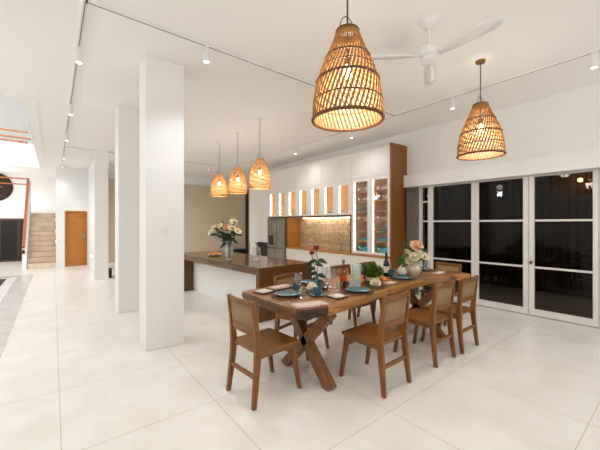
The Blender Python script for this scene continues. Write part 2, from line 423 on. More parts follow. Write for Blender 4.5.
b.build('frame', M['frame'], w, .003, smooth=False)
MB().box((.022, 3.29, .1), (.028, 3.41, 2.2)).build('pane', M['window'], w, smooth=False)
w = sempty('window_2', (XW+.03, 0, 0))
b = MB().box((0, -1.6, .012), (.05, -1.5, 2.27)).box((0, -.15, .012), (.05, -.05, 2.27)).box((0, -1.5, .012), (.05, -.15, .115)).box((0, -1.5, 2.19), (.05, -.15, 2.27))
b.build('frame', M['frame'], w, .003, smooth=False)
MB().box((.022, -1.5, .1), (.028, -.15, 2.2)).build('pane', M['window'], w, smooth=False)
sbox('trim_5', (XW-.01, -1.6, 2.27), (XW+.12, 3.45, 2.31), M['frame'])
sbox('trim_6', (XW-.16, YB, 2.21), (XW, 3.72, 2.46), M['wall'], .004)
b = MB(); rows = []
n = 60
for z in (.02, .7, 1.5, 2.20):
    rows.append([(XW-.075 + .028*math.sin(k*2*PI/n*5.5)*(1-.15*math.sin(z*2)), 3.43 + .27*k/n, z) for k in range(n+1)])
b.loft(rows, cap=False, closed=False)
tag(b.build('curtain', M['curtain'], None, solid=.004, recalc=False), 'gathered taupe linen curtain hanging beside the oak end panel', 'curtain')
# garden at night
sbox('patio', (XW+.2, YB, -.15), (10.5, 9.4, -.01), M['patio'])
b = MB(); y = YB
while y < 9.2:
    b.box((9.0, y, -.01), (9.03, y+.13, 2.6)); y += .15
b.box((9.03, YB, .3), (9.08, 9.2, .4)).box((9.03, YB, 2.0), (9.08, 9.2, 2.1))
tag(b.build('garden_fence', M['fence'], None, smooth=False), 'dark vertical-board garden fence outside behind the sliding doors', 'fence')
for i, (x, y, h, lab) in enumerate(((8.2, 3.4, 1.3, 'dim leafy shrub outside behind the left sliding door panels'), (8.3, 1.1, 1.0, 'low dim shrub outside behind the right sliding door panel'))):
    t = thing('garden_shrub', lab, 'shrub', (x, y, -.01)); b = MB(); 
    for k in range(220):
        a, e, r = random.random()*2*PI, random.random()*PI*.55, random.random()**.5
        p = Vector((math.cos(a)*math.sin(e)*.5*r, math.sin(a)*math.sin(e)*.6*r, .3+h*math.cos(e)*r*.7))
        b.leaf(p, (math.cos(a), math.sin(a), .4), .16, .06)
    b.build('foliage', M['leaf_dark'], t, recalc=False)
    b = MB()
    for k in range(5): b.tube([(0, 0, 0), (.1*math.cos(k*1.3), .1*math.sin(k*1.3), .4), (.25*math.cos(k*1.3), .25*math.sin(k*1.3), h*.7)], .012, 6)
    b.build('stem', M['pepper'], t)

# ------------------------------------------------------------------ kitchen wall
XF = 5.35; XB = XW
def cab_box(b, y0, y1, z0, z1, x0=XF+.02, t=.018, back=True):
    b.box((x0, y0, z0), (XB-.002, y0+t, z1)).box((x0, y1-t, z0), (XB-.002, y1, z1)).box((x0, y0+t, z0), (XB-.002, y1-t, z0+t)).box((x0, y0+t, z1-t), (XB-.002, y1-t, z1))
def slabdoor(y0, y1, z0, z1, name, parent):
    return MB().box((XF, y0+.002, z0+.002), (XF+.02, y1-.002, z1-.002)).build(name, M['cab'], parent, .0015, smooth=False)
edges = [3.785, 4.305, 4.83] + [4.83+.505*k for k in range(1, 8)]      # 4.83 .. 8.365
order = ['first', 'second', 'third', 'fourth', 'fifth', 'sixth', 'seventh', 'eighth', 'ninth']
# upper cupboards, one above each glass unit
for i in range(9):
    y0, y1 = edges[i], edges[i+1]
    t = thing('wall_cupboard', order[i] + ' plain white top cupboard from the oak end panel', 'cupboard', (0, 0, 0), 0, 'white top cupboards')
    MB().box((XF+.02, y0+.001, 2.47), (XB-.002, y1-.001, 3.07)).build('body', M['cab'], t, smooth=False)
    slabdoor(y0, y1, 2.47, 3.07, 'door', t)
# display cabinets over the worktop
def display(i, y0, y1, z0, z1, nshelf, name, label, group, fy, fz0, fz1):
    t = thing(name, label, 'display cabinet', (0, 0, 0), 0, group)
    b = MB(); cab_box(b, y0+.001, y1-.001, z0, z1); b.build('body', M['oak_light'], t, smooth=False)
    MB().box((XB-.03, y0+.02, z0+.02), (XB-.012, y1-.02, z1-.02)).build('back_panel', M['oak_light'], t, smooth=False)
    d = MB().box((XF, y0+.002, z0+.002), (XF+.02, y0+fy, z1-.002)).box((XF, y1-fy, z0+.002), (XF+.02, y1-.002, z1-.002)).box((XF, y0+fy, z0+.002), (XF+.02, y1-fy, z0+fz0)).box((XF, y0+fy, z1-fz1), (XF+.02, y1-fy, z1-.002)).build('door', M['cab'], t, .0015, smooth=False)
    MB().box((XF+.008, y0+fy, z0+fz0), (XF+.012, y1-fy, z1-fz1)).build('pane', M['pane'], d, smooth=False)
    q = .085 if fy > .08 else .062
    MB().box((XF+q, y1-.027, z0+.03), (XF+q+.036, y1-.0195, z1-.03)).build('light_strip', M['led'], t, smooth=False)
    MB().box((XF+.03, y0+.0195, z0+.03), (XF+.05, y0+.027, z1-.03)).build('light_strip', M['hidden_fill_side' if nshelf == 0 else 'hidden_fill_tall'], t, smooth=False)  # added unseen glowing strip that brightens the opposite side wall
    zs = []
    for k in range(nshelf):
        z = z0+fz0 + (z1-z0-fz0-fz1)*(k+1)/(nshelf+1)
        MB().box((XF+.055, y0+.02, z-.013), (XB-.032, y1-.029, z+.013)).build('shelf', M['oak_y'], t, smooth=False)
        zs.append(z+.012)
    return zs
for i in range(2, 9):
    display(i, edges[i], edges[i+1], 1.665, 2.47, 0, 'display_cabinet', order[i-2] + ' short lit glass-front cabinet above the worktop from the tall ones', 'short glass-front cabinets', .10, .05, .11)
ZS1 = display(1, edges[1], edges[2], .79, 2.47, 6, 'tall_display_cabinet', 'tall lit glass-front shelf cabinet beside the stone worktop niche', 'tall glass-front cabinets', .065, .055, .08)
ZS0 = display(0, edges[0], edges[1], .79, 2.47, 6, 'tall_display_cabinet', 'tall lit glass-front shelf cabinet next to the oak end panel', 'tall glass-front cabinets', .065, .055, .08)
tag(MB().box((XF-.02, 3.74, 0), (XB-.002, 3.782, 3.10)).build('end_panel', M['oak_z'], None, .003, smooth=False), 'full-height oak end panel closing the kitchen wall beside the curtain', 'panel')
# worktop niche
NY0, NY1 = 4.835, 7.375
tag(MB().box((XF-.01, 3.79, .735), (XB-.002, NY1, .787)).build('worktop', M['oak_y'], None, .003, smooth=False), 'long oak worktop running along the kitchen wall under the lit cabinets', 'worktop')
t = thing('worktop_niche', 'dark-framed lit niche with rough stone back above the oak worktop', 'niche', (0, 0, 0))
MB().box((XB-.04, NY0+.03, .788), (XB-.003, NY1-.03, 1.62)).build('stone_back', M['stone'], t, smooth=False)
b = MB().box((XF-.012, NY0, .788), (XF+.02, NY0+.03, 1.663)).box((XF-.012, NY1-.03, .788), (XF+.02, NY1, 1.663)).box((XF-.012, NY0+.03, 1.625), (XF+.02, NY1-.03, 1.663))
b.build('frame', M['walnut_dark'], t, .002, smooth=False)
for ya, yb in ((NY1-.03, NY1-.005), (NY0+.005, NY0+.03)): MB().box((XF+.021, ya, .788), (XB-.041, yb, 1.62)).build('side_panel', M['oak_gold'], t, smooth=False)
MB().box((XF+.02, NY0+.03, 1.62), (XB-.003, NY1-.03, 1.663)).build('top_panel', M['cab'], t, smooth=False)
MB().box((XB-.13, NY0+.06, 1.607), (XB-.09, NY1-.3, 1.6195)).build('light_strip', M['led_warm'], t, smooth=False)
# tap and sink rim on the worktop, socket plate
t = thing('sink', 'steel sink rim with swan-neck tap on the oak worktop in the niche', 'sink', (5.62, 5.55, .787))
MB().box((-.17, -.3, 0), (.17, .3, .006)).build('rim', M['chrome'], t, .002)
MB().tube([(.12, .0, 0), (.12, 0, .16), (.10, 0, .2), (.04, 0, .21), (.0, 0, .17)], .014).build('tap', M['chrome'], t)
tag(MB().box((XB-.05, 6.75, .95), (XB-.0401, 6.88, 1.03)).build('socket_plate', M['label'], None, .002), 'cream socket plate on the rough stone back of the niche', 'socket')
for k, (y, h) in enumerate(((6.5, .06), (6.38, .07))):
    tag(MB().lathe([(0, 0), (.03, 0), (.035, h), (.03, h), (0, .01)], (5.7, y, .787), 16).build('small_pot', M['pepper']), ('left' if k == 0 else 'right') + ' of two small dark pots on the worktop below the socket', 'pot', 'dark pots on the worktop')
# base units
for i in range(6):
    y0 = 3.79 + i*(NY1-3.79)/6; y1 = 3.79 + (i+1)*(NY1-3.79)/6
    t = thing('base_cupboard', order[i] + ' plain white base cupboard under the oak worktop from the oak end panel', 'cupboard', (0, 0, 0), 0, 'white base cupboards')
    MB().box((XF+.06, y0+.001, .0), (XB-.002, y1-.001, .08)).box((XF+.02, y0+.001, .08), (XB-.002, y1-.001, .734)).build('body', M['cab'], t, smooth=False)
    slabdoor(y0, y1, .085, .732, 'door', t)
# fridge
t = thing('fridge', 'stainless steel fridge with dark dispenser beside the white pantry', 'fridge', (0, 0, 0))
fy0, fy1 = 7.42, 8.36
MB().box((XF+.03, fy0, 0), (XB-.01, fy1, 1.62)).build('body', M['steel'], t, .004, smooth=False)
mid = (fy0+fy1)/2
for a, c in ((fy0, mid), (mid, fy1)):
    d = MB().box((XF-.03, a+.004, .72), (XF+.03, c-.004, 1.615)).build('door', M['steel'], t, .008)
    MB().box((XF-.052, (c-.05) if a == fy0 else a+.03, .85), (XF-.03, (c-.03) if a == fy0 else a+.05, 1.5)).build('handle', M['chrome'], d, .004)
    if a != fy0: MB().box((XF-.034, a+.13, .8), (XF-.028, a+.38, 1.1)).build('dispenser', M['black'], d, .004)
MB().box((XF-.03, fy0+.004, .02), (XF+.03, fy1-.004, .705)).build('drawer', M['steel'], t, .008)
# tall pantry beyond the fridge
t = thing('pantry_cupboard', 'tall white pantry cupboard left of the steel fridge with a black oven', 'cupboard', (0, 0, 0))
MB().box((XF+.02, 8.37, .86), (XB-.002, 9.56, 3.07)).box((XF+.02, 9.18, 0), (XB-.002, 9.56, .86)).box((XF+.4, 8.37, 0), (XB-.002, 9.18, .86)).build('body', M['cab'], t, smooth=False)
for a, c in ((8.372, 8.98), (8.98, 9.56)): slabdoor(a, c, .86, 2.2, 'door', t); slabdoor(a, c, 2.2, 3.07, 'door', t)
MB().box((XF+.04, 8.39, .1), (XF+.4, 9.17, .84)).build('oven', M['black'], t, .01)

# contents of the lit cabinets
def bowl_mb(r, h): return MB().lathe([(0, .004), (r*.45, 0), (r*.5, .006), (r*.86, h*.6), (r, h), (r*.96, h), (r*.8, h*.62), (r*.42, .014), (0, .012)], n=24)
def plate_mb(r, h=.018): return MB().lathe([(0, 0), (r*.6, 0), (r*.66, .004), (r*.95, h*.8), (r, h), (r*.97, h+.002), (r*.66, .01), (0, .007)], n=36)
def put(mb, name, label, cat, loc, m, group=None, rot=(0, 0, 0)):
    o = mb.build(name, m); o.location = loc; o.rotation_euler = rot
    return tag(o, label, cat, group)
for cabn, zs, y0, y1, nm in ((0, ZS0, edges[0], edges[1], 'cabinet by the oak panel'), (1, ZS1, edges[1], edges[2], 'cabinet by the stone niche')):
    yc = (y0+y1)/2
    put(bowl_mb(.19, .13), 'serving_bowl', 'large aqua bowl on the bottom of the tall ' + nm, 'bowl', (XF+.24, yc+.02, .809), M['teal_lit'], 'aqua bowls in the tall cabinets')
    for k, (si, kind, r, h) in enumerate(((0, 'b', .11, .06), (1, 'b', .10, .05)) if cabn == 0 else ((3, 'p', .17, .03), (0, 'b', .1, .06))):
        mb = bowl_mb(r, h) if kind == 'b' else plate_mb(r, h)
        put(mb, 'aqua_bowl' if kind == 'b' else 'aqua_platter', ('aqua bowl' if kind == 'b' else 'wide aqua platter') + ' on the ' + {0: 'lowest', 1: 'second lowest', 3: 'fourth lowest'}[si] + ' shelf of the tall ' + nm, 'bowl' if kind == 'b' else 'platter', (XF+.2, yc+.06, zs[si]), M['teal_lit'])
    for si in (2, 4, 5):
        for k in range(3):
            put(MB().lathe([(0, .002), (.022, 0), (.024, .004), (.03, .085), (.028, .085), (.021, .008), (0, .006)], n=16), 'shelf_glass',
                ['left', 'middle', 'right'][k] + ' small glass on the ' + {2: 'third lowest', 4: 'second highest', 5: 'highest'}[si] + ' shelf of the tall ' + nm, 'glass', (XF+.14+.03*(k % 2), yc+.14-.1*k, zs[si]), M['clear'], 'small glasses in the tall cabinets')
zb = 1.684
stuff = [(2, 'b', .085, .05, 'teal_lit', 'small aqua bowl'), (2, 'v', .05, .2, 'white_cer', 'slim white vase'), (3, 'v', .06, .16, 'white_cer', 'white ceramic jar'), (3, 'b', .09, .07, 'teal_lit', 'aqua bowl'),
         (4, 'v', .07, .3, 'white_cer', 'tall white vase'), (5, 'b', .08, .06, 'teal_lit', 'small aqua bowl'), (5, 'v', .045, .26, 'teal_lit', 'slim aqua vase'), (6, 'v', .06, .32, 'white_cer', 'slender white vase'), (7, 'v', .07, .42, 'white_cer', 'tall white pitcher'), (8, 'v', .05, .25, 'ceramic', 'cream vase')]
for k, (i, kind, r, h, m, nm) in enumerate(stuff):
    y = (edges[i]+edges[i+1])/2 + (.06 if kind == 'v' else .02); x = XF+.32 if kind == 'v' else XF+.15
    mb = bowl_mb(r, h) if kind == 'b' else MB().lathe([(0, 0), (r*.7, 0), (r, h*.3), (r*.9, h*.6), (r*.45, h*.85), (r*.55, h), (r*.45, h), (r*.35, h*.85), (0, h*.5)], n=20)
    put(mb, 'display_bowl' if kind == 'b' else 'display_vase', nm + ' inside the ' + order[i-2] + ' short lit cabinet from the tall ones', 'bowl' if kind == 'b' else 'vase', (x, y, zb), M[m])

# ------------------------------------------------------------------ kitchen island
IR = math.radians(4.0)
t = thing('kitchen_island', 'dark walnut kitchen island with waterfall ends and white centre panel', 'kitchen island', (2.36, 3.92, 0), IR)
LI, WI, HI = 3.25, 1.08, .80
MB().box((0, 0, HI-.025), (WI, LI, HI)).build('worktop', M['walnut_top'], t, .003, smooth=False)
MB().box((0, .09, HI-.11), (WI, LI-.4, HI-.026)).build('apron', M['walnut_y'], t, .002, smooth=False)
MB().box((.0, 0, 0), (WI, .09, HI-.026)).build('end_panel', M['walnut_dark'], t, .003, smooth=False)
MB().box((0, LI-.4, 0), (WI, LI, HI-.026)).build('end_panel', M['walnut_dark'], t, .003, smooth=False)
MB().box((.25, .095, 0), (WI-.02, LI-.405, HI-.112)).build('centre_panel', M['wall'], t, smooth=False)
def on_island(p): return Vector(p)
IZ = HI+.0005
# glass vase with lilies
VB = Vector((2.48, 5.18, IZ))
put(MB().lathe([(0, 0), (.062, 0), (.066, .01), (.07, .34), (.066, .34), (.06, .012), (0, .01)], n=24), 'glass_vase', 'clear cylinder vase holding the lilies on the walnut island', 'vase', VB, M['clear'])
put(MB().lathe([(0, 0), (.058, 0), (.06, .2), (0, .2)], (0, 0, 0), 24), 'vase_water', 'water standing in the clear vase on the walnut island', 'water', VB+Vector((0, 0, .013)), M['clear'])
lil = [(.085, .70, 0, 'lily', 'topmost pale flower'), (.06, .59, -.06, 'lily', 'pale flower facing out at the centre right'), (.165, .53, 0, 'lily', 'rightmost pale flower'), (-.04, .60, -.03, 'lily_o', 'apricot flower in the middle'),
       (-.165, .625, 0, 'lily', 'pale flower left of the apricot one'), (-.29, .58, .03, 'lily', 'second pale flower from the left'), (-.35, .50, 0, 'rose_cream', 'leftmost drooping pale flower')]
for k, (r, u, d, m, nm) in enumerate(lil):
    c = VB + off(r, u, d); ax = (off(r*1.6, .35, -.35)).normalized()
    t = thing('lily', nm + ' in the bouquet on the walnut island', 'flower', VB, 0, 'flowers in the island bouquet')
    MB().bloom(c-VB, .062, ax, ((3, .5, .8), (6, 1.1, .35)), k).build('bloom', M[m], t, recalc=False)
    MB().tube([off(-r*.12, .03), off(r*.1, .32), off(r*.6, u*.75, d*.6), Vector(c-VB)-ax*.03], .004, 6).build('stem', M['leaf_dark'], t)
    for j in range(5):
        f = .45+.11*j; d = off(random.uniform(-1, 1), random.uniform(-.1, .8), random.uniform(-.5, .5))
        MB().leaf(off(r*.7*f, u*f+.06, 0), d, .16, .055, .35, vside(d)).build('leaf', M['leaf_dark'], t, recalc=False)
# glass demijohn and fruit board
t = thing('glass_jug', 'clear glass jug with narrow neck on the walnut island', 'jug', (2.86, 4.87, IZ))
MB().lathe([(0, 0), (.07, 0), (.08, .02), (.082, .17), (.06, .22), (.025, .25), (.024, .3), (.034, .32), (.03, .32), (.02, .3), (.02, .25), (.056, .215), (.077, .17), (.075, .02), (0, .008)], n=28).build('body', M['clear'], t)
MB().ball((0, 0, .345), .024).build('stopper', M['clear'], t)
t = thing('serving_plate', 'pale oval plate with handles on the far end of the walnut island', 'plate', (2.60, 6.1, IZ), 1.2)
b = plate_mb(.15, .03); b.build('plate', M['ceramic'], t)
for k, (x, y, r, m, nm) in enumerate(((-.06, .0, .035, 'orange', 'left'), (.02, -.03, .035, 'orange', 'right'), (.05, .05, .03, 'lily_o', 'yellow'))):
    put(MB().ball((0, 0, r), r), 'apricot', ('yellowish' if k == 2 else 'orange') + ' fruit on the pale plate on the island, ' + ['leftmost', 'in front', 'rightmost'][k], 'fruit', (2.60+x, 6.1+y, IZ+.012), M[m], 'fruit on the island plate')
tag(MB().box((6.2, 12.9, 0), (6.32, 12.98, .98)).build('tower_speaker', M['black'], None, .01), 'slim black upright speaker against the beige back wall', 'speaker')
tag(MB().box((6.42, 12.75, 0), (6.95, 13.0, .3)).build('floor_speaker', M['black'], None, .01), 'squat black box speaker on the floor by the beige back wall', 'speaker')

# ------------------------------------------------------------------ dining table
TZ = .76
t = thing('dining_table', 'long live-edge wooden dining table on crossed trestle legs', 'table', (0, 0, 0))
near = [(1.53, 1.97), (1.58, 1.925), (1.8, 1.885), (2.0, 1.90), (2.3, 1.94), (2.7, 1.99), (3.1, 2.045), (3.5, 2.06), (3.9, 2.06), (4.2, 2.03), (4.42, 1.95), (4.53, 1.9)]
right = [(4.56, 1.98), (4.54, 2.2), (4.53, 2.5), (4.55, 2.8)]
far = [(4.5, 2.87), (4.1, 2.84), (3.7, 2.86), (3.2, 2.9), (2.8, 2.87), (2.4, 2.89), (2.0, 2.86), (1.7, 2.88), (1.52, 2.86)]
left = [(1.50, 2.82), (1.505, 2.5), (1.51, 2.2)]
poly = near + right + far + left
cx, cy = 3.0, 2.38
def ins(p, d): 
    v = Vector((p[0]-cx, p[1]-cy)); return (p[0]-d*(1 if v.x > 1.3 else -1 if v.x < -1.3 else 0), p[1]-d*(1 if v.y > 0 else -1))
b = MB()
r0 = [(*ins(p, .012), TZ-.085) for p in poly]; r1 = [(*ins(p, -.006), TZ-.035) for p in poly]; r2 = [(*p, TZ-.004) for p in poly]; r3 = [(*ins(p, .006), TZ) for p in poly]
b.mi = 1; b.loft([r0, r1, r2, r3], cap=False); b.mi = 0
b._f([b.bm.verts.new(p) for p in r3]); b._f([b.bm.verts.new(p) for p in r0[::-1]])
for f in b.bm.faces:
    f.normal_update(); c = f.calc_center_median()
    if f.material_index == 1 and (c.x < 1.525 or c.x > 4.52): f.material_index = 2  # end faces: end grain with shade painted into its colour
    elif f.material_index == 1 and c.x < 1.8 and c.y < 2.1: f.material_index = 3  # long edge is darker at the near left corner
b.build('tabletop', [M['slab'], M['slab_edge'], M['shaded_end_grain'], M['dark_edge']], t)
for x in (1.9, 3.86):
    for s in (1, -1):
        y0, y1 = (1.95, 2.62) if s > 0 else (2.62, 1.95)
        MB().bar((x, y0, .0), (x, y1, TZ-.086), .09, .085, up=(1, 0, 0)).build('leg', M['trestle'], t, .004, smooth=False)
    MB().box((x-.04, 1.99, TZ-.125), (x+.04, 2.58, TZ-.082)).build('crossbar', M['trestle'], t, .003, smooth=False)

# ------------------------------------------------------------------ dining chairs
def make_chair(label, loc, rz):
    t = thing('dining_chair', label, 'chair', loc, rz, 'dining chairs around the table')
    W = .185
    b = MB(); n = 9; rows = []
    for j in range(n):
        y = -.205 + .42*j/(n-1)
        rows.append([(x, y, .438 - .012*math.cos(x/.21*PI/2)*math.cos(y/.215*PI/2)) for x in [(-.215+.43*i/8) for i in range(9)]])
    top = [[b.bm.verts.new(p) for p in r] for r in rows]; bot = [[b.bm.verts.new((p[0]*.985, p[1], .41)) for p in r] for r in rows]
    for A, fl in ((top, 0), (bot, 1)):
        for j in range(n-1):
            for i in range(8): b._f([A[j][i], A[j][i+1], A[j+1][i+1], A[j+1][i]])
    for i in range(8): b._f([top[0][i], top[0][i+1], bot[0][i+1], bot[0][i]]); b._f([top[-1][i], top[-1][i+1], bot[-1][i+1], bot[-1][i]])
    for j in range(n-1): b._f([top[j][0], top[j+1][0], bot[j+1][0], bot[j][0]]); b._f([top[j][-1], top[j+1][-1], bot[j+1][-1], bot[j][-1]])
    b.build('seat', M['teak_y'], t, .004)
    for s in (-1, 1):
        b = MB(); x = s*W                       # back leg carries on up as the back post
        pts = [(x*1.06, -.245, 0, .034, .036), (x, -.21, .30, .038, .05), (x, -.20, .43, .038, .056), (x, -.212, .58, .034, .046), (x, -.245, .84, .03, .034)]
        b.loft([[(px-w/2, py-d/2, z), (px+w/2, py-d/2, z), (px+w/2, py+d/2, z), (px-w/2, py+d/2, z)] for px, py, z, w, d in pts]); b.build('back_leg', M['teak_z'], t, .006)
        b = MB(); pts = [(x*1.07, .235, 0, .032, .032), (x*1.0, .185, .30, .038, .042), (x*.99, .17, .412, .04, .048)]
        b.loft([[(px-w/2, py-d/2, z), (px+w/2, py-d/2, z), (px+w/2, py+d/2, z), (px-w/2, py+d/2, z)] for px, py, z, w, d in pts]); b.build('front_leg', M['teak_z'], t, .006)
        MB().box((x-.012, -.18, .375), (x+.012, .16, .411)).build('side_rail', M['teak_y'], t, .003)
    MB().bar((-W*1.01, -.222, .235), (W*1.01, -.222, .235), .022, .034).build('stretcher', M['teak_x'], t, .004)
    MB().bar((-W, .175, .33), (W, .175, .33), .022, .034).build('stretcher', M['teak_x'], t, .004)
    def rail(z, h, y, nm):
        b = MB(); b.loft([[(x, y-.018-.02*(1-(x/W)**2)+dy, z+dz) for dy, dz in ((-.009, -h/2), (.009, -h/2), (.009, h/2), (-.009, h/2))] for x in [(-1+i/4)*W*.97 for i in range(9)]]); b.build(nm, M['teak_x'], t, .003)
    rail(.815, .05, -.222, 'top_rail'); rail(.585, .05, -.196, 'lower_rail')
    b = MB(); rows = []
    for z in (.605, .70, .795):
        y = -.196 - .026*(z-.585)/.23
        rows.append([(x, y-.018-.02*(1-(x/W)**2), z) for x in [(-1+i/6)*W*.95 for i in range(13)]])
    b.loft(rows, False, False); b.build('cane_panel', M['cane'], t, solid=.006, recalc=False)
    return t
ch = make_chair('cane-back teak chair at the near left end of the table, nearest the pillars', (1.455, 2.33, 0), -PI/2+math.radians(4))
for x, y, rz, lab in ((2.35, 1.84, .03, 'nearest cane-back teak chair on the near long side of the table'),
                      (3.225, 1.845, .0, 'middle cane-back teak chair on the near long side of the table'),
                      (3.765, 1.825, .0, 'cane-back teak chair nearest the sliding doors on the near long side'),
                      (2.25, 2.80, PI+.26, 'teak chair across the table with its back to the walnut island'),
                      (3.33, 2.98, PI, 'teak chair across the table behind the rosé bottle'),
                      (3.92, 2.98, PI, 'teak chair across the table behind the dark wine bottle'),
                      (4.60, 2.36, PI/2-.03, 'teak chair at the far right end of the table by the doors')):
    dup(ch, (x, y, 0), rz, lab)
b = MB(); b.box((-.18, -.18, 0), (.18, .18, .05)); put(b, 'seat_cushion', 'dark teal seat cushion on the chair at the far right table end', 'cushion', (4.62, 2.36, .44), M['teal_fabric']).modifiers.new('b', 'BEVEL').width = .02

# ------------------------------------------------------------------ tableware
Z = TZ+.0005
def wine_glass(label, x, y, s=1.0):
    t = thing('wine_glass', label, 'wine glass', (x, y, Z), 0, 'wine glasses on the table')
    MB().lathe([(0, .004), (.034, 0), (.035, .003), (.006, .008), (.004, .012)], n=24).build('foot', M['clear'], t)
    MB().tube([(0, 0, .006), (0, 0, .09*s)], .004, 8).build('stem', M['clear'], t)
    MB().lathe([(.004, .088*s), (.02, .095*s), (.036, .118*s), (.04, .14*s), (.037, .175*s), (.031, .205*s), (.0295, .205*s), (.0355, .175*s), (.0385, .14*s), (.0345, .119*s), (.018, .097*s), (0, .093*s)], n=28).build('bowl', M['clear'], t)
    return t
wine_glass('wine glass nearest the left chair beside the first blue plate', 1.89, 2.40)
wine_glass('left of the two wine glasses beside the rosé bottle', 2.26, 2.35)
wine_glass('right of the two wine glasses beside the rosé bottle', 2.38, 2.42)
wine_glass('wine glass in front of the cream flower vase at the right', 3.81, 2.13)
wine_glass('wine glass beside the dark wine bottle', 3.60, 2.58)
wine_glass('wine glass behind the two beside the rosé bottle', 2.45, 2.62)
def tumbler(mb_scale=1): return MB().lathe([(0, .004), (.029*mb_scale, 0), (.03*mb_scale, .004), (.036*mb_scale, .085), (.034*mb_scale, .085), (.028*mb_scale, .008), (0, .008)], n=22)
put(tumbler(), 'tumbler', 'clear tumbler between the first blue plate and the blue teacup', 'glass', (1.80, 2.235, Z), M['clear'])
put(tumbler(), 'tumbler', 'clear tumbler standing by the red wine glass', 'glass', (2.33, 2.27, Z), M['clear'])
# plates on placemats
def setting(x, y, lab):
    put(MB().lathe([(0, 0), (.165, 0), (.168, .003), (.165, .006), (0, .006)], n=40), 'placemat', 'round placemat under the ' + lab, 'placemat', (x, y, Z), M['placemat'], 'round placemats')
    put(plate_mb(.125, .02), 'dinner_plate', lab, 'plate', (x, y, Z+.0065), M['teal'], 'blue dinner plates')
setting(1.76, 2.40, 'blue plate set before the left-end chair')
setting(2.42, 2.10, 'blue plate set before the nearest side chair')
setting(3.42, 2.235, 'blue plate set before the middle side chair')
setting(2.34, 2.72, 'blue plate behind the red roses facing the island')
setting(4.32, 2.50, 'blue plate behind the cream flower vase')
# cups
def cup(x, y, lab, saucer=True, r=.042, h=.065, handle=True):
    z = Z
    if saucer:
        put(plate_mb(.082, .014), 'saucer', 'blue saucer under the ' + lab, 'saucer', (x, y, z), M['teal'], 'blue saucers'); z += .0105
    t = thing('teacup', lab, 'cup', (x, y, z), 2.6, 'blue cups')
    MB().lathe([(0, 0), (r*.62, 0), (r*.66, .004), (r*.92, h*.4), (r, h), (r*.93, h), (r*.85, h*.4), (r*.55, .009), (0, .008)], n=24).build('bowl', M['teal'], t)
    if handle: MB().tube([(r*.9, 0, h*.8), (r*1.45, 0, h*.8), (r*1.6, 0, h*.5), (r*1.3, 0, h*.25), (r*.8, 0, h*.25)], .005, 8).build('handle', M['teal'], t)
cup(1.99, 2.235, 'blue teacup near the folded blush napkin')
cup(2.475, 2.32, 'blue cup between rosé bottle and tumbler stack', False)
cup(3.50, 2.47, 'blue cup beside the dark wine bottle', False, .055, .085)
cup(1.99, 2.56, 'blue cup behind the first wine glass', False)
# napkins and cutlery
def napkin(x, y, rz, w, l, lab, m, base=False):
    z = Z
    if base:
        o = MB().box((-w/2-.01, -l/2-.01, 0), (w/2+.01, l/2+.01, .012)).build('wood_board', M['leather'], None, .003); o.location = (x, y, z); o.rotation_euler = (0, 0, rz); tag(o, 'dark board under the ' + lab, 'board', 'boards under the napkins'); z += .0125
    b = MB(); n = 8
    for k, zz in enumerate((0, .006)):
        g = .012*k
        r0 = [(-w/2+g+(w-2*g)*i/n, -l/2+g, zz+.0015*math.sin(i*1.3+k)+.002) for i in range(n+1)]; r1 = [(-w/2+g+(w-2*g)*i/n, l/2-g, zz+.0015*math.sin(i*1.1+k)+.002) for i in range(n+1)]
        b.loft([r0, r1], False, False)
    o = b.build('napkin', M[m], None, solid=.005, recalc=False); o.location = (x, y, z+.002); o.rotation_euler = (0, 0, rz); tag(o, lab, 'napkin', 'folded napkins')
napkin(1.715, 2.02, -.22, .30, .15, 'folded blush napkin at the near left table corner', 'napkin')
napkin(1.655, 2.66, .2, .14, .13, 'small white napkin at the far left table corner', 'napkin_w', True)
napkin(1.91, 2.73, .1, .26, .14, 'folded blush napkin beside the island-side chair', 'napkin', True)
napkin(2.085, 2.06, .0, .13, .12, 'white napkin between the teacup and the second blue plate', 'napkin_w', True)
napkin(3.07, 2.19, .0, .16, .12, 'blush napkin between the green centrepiece and the middle plate', 'napkin')
napkin(4.25, 2.2, .1, .22, .10, 'white napkin with cutlery near the right table end', 'napkin_w')
def cutlery(x, y, rz, kind, lab):
    b = MB()
    if kind == 'knife': b.box((-.006, -.1, 0), (.006, 0, .004)).loft([[(-.007, 0, 0), (.007, 0, 0), (.007, 0, .003), (-.007, 0, .003)], [(-.009, .06, 0), (.006, .06, 0), (.006, .06, .002), (-.009, .06, .002)], [(-.002, .11, 0), (.003, .11, 0), (.003, .11, .002), (-.002, .11, .002)]])
    else:
        b.box((-.004, -.1, 0), (.004, .03, .003)).box((-.012, .03, 0), (.012, .05, .003))
        for q in (-.011, -.004, .003): b.box((q, .05, 0), (q+.004, .095, .003))
    put(b, kind, lab, kind, (x, y, Z), M['chrome'], None, (0, 0, rz))
cutlery(1.63, 2.2, -PI/2, 'knife', 'steel knife beside the first blue plate at the left table end')
cutlery(2.20, 2.13, .1, 'fork', 'steel fork left of the second blue plate')
cutlery(2.62, 2.10, .1, 'knife', 'steel knife right of the second blue plate')
cutlery(3.62, 2.22, .1, 'knife', 'steel knife right of the middle blue plate')
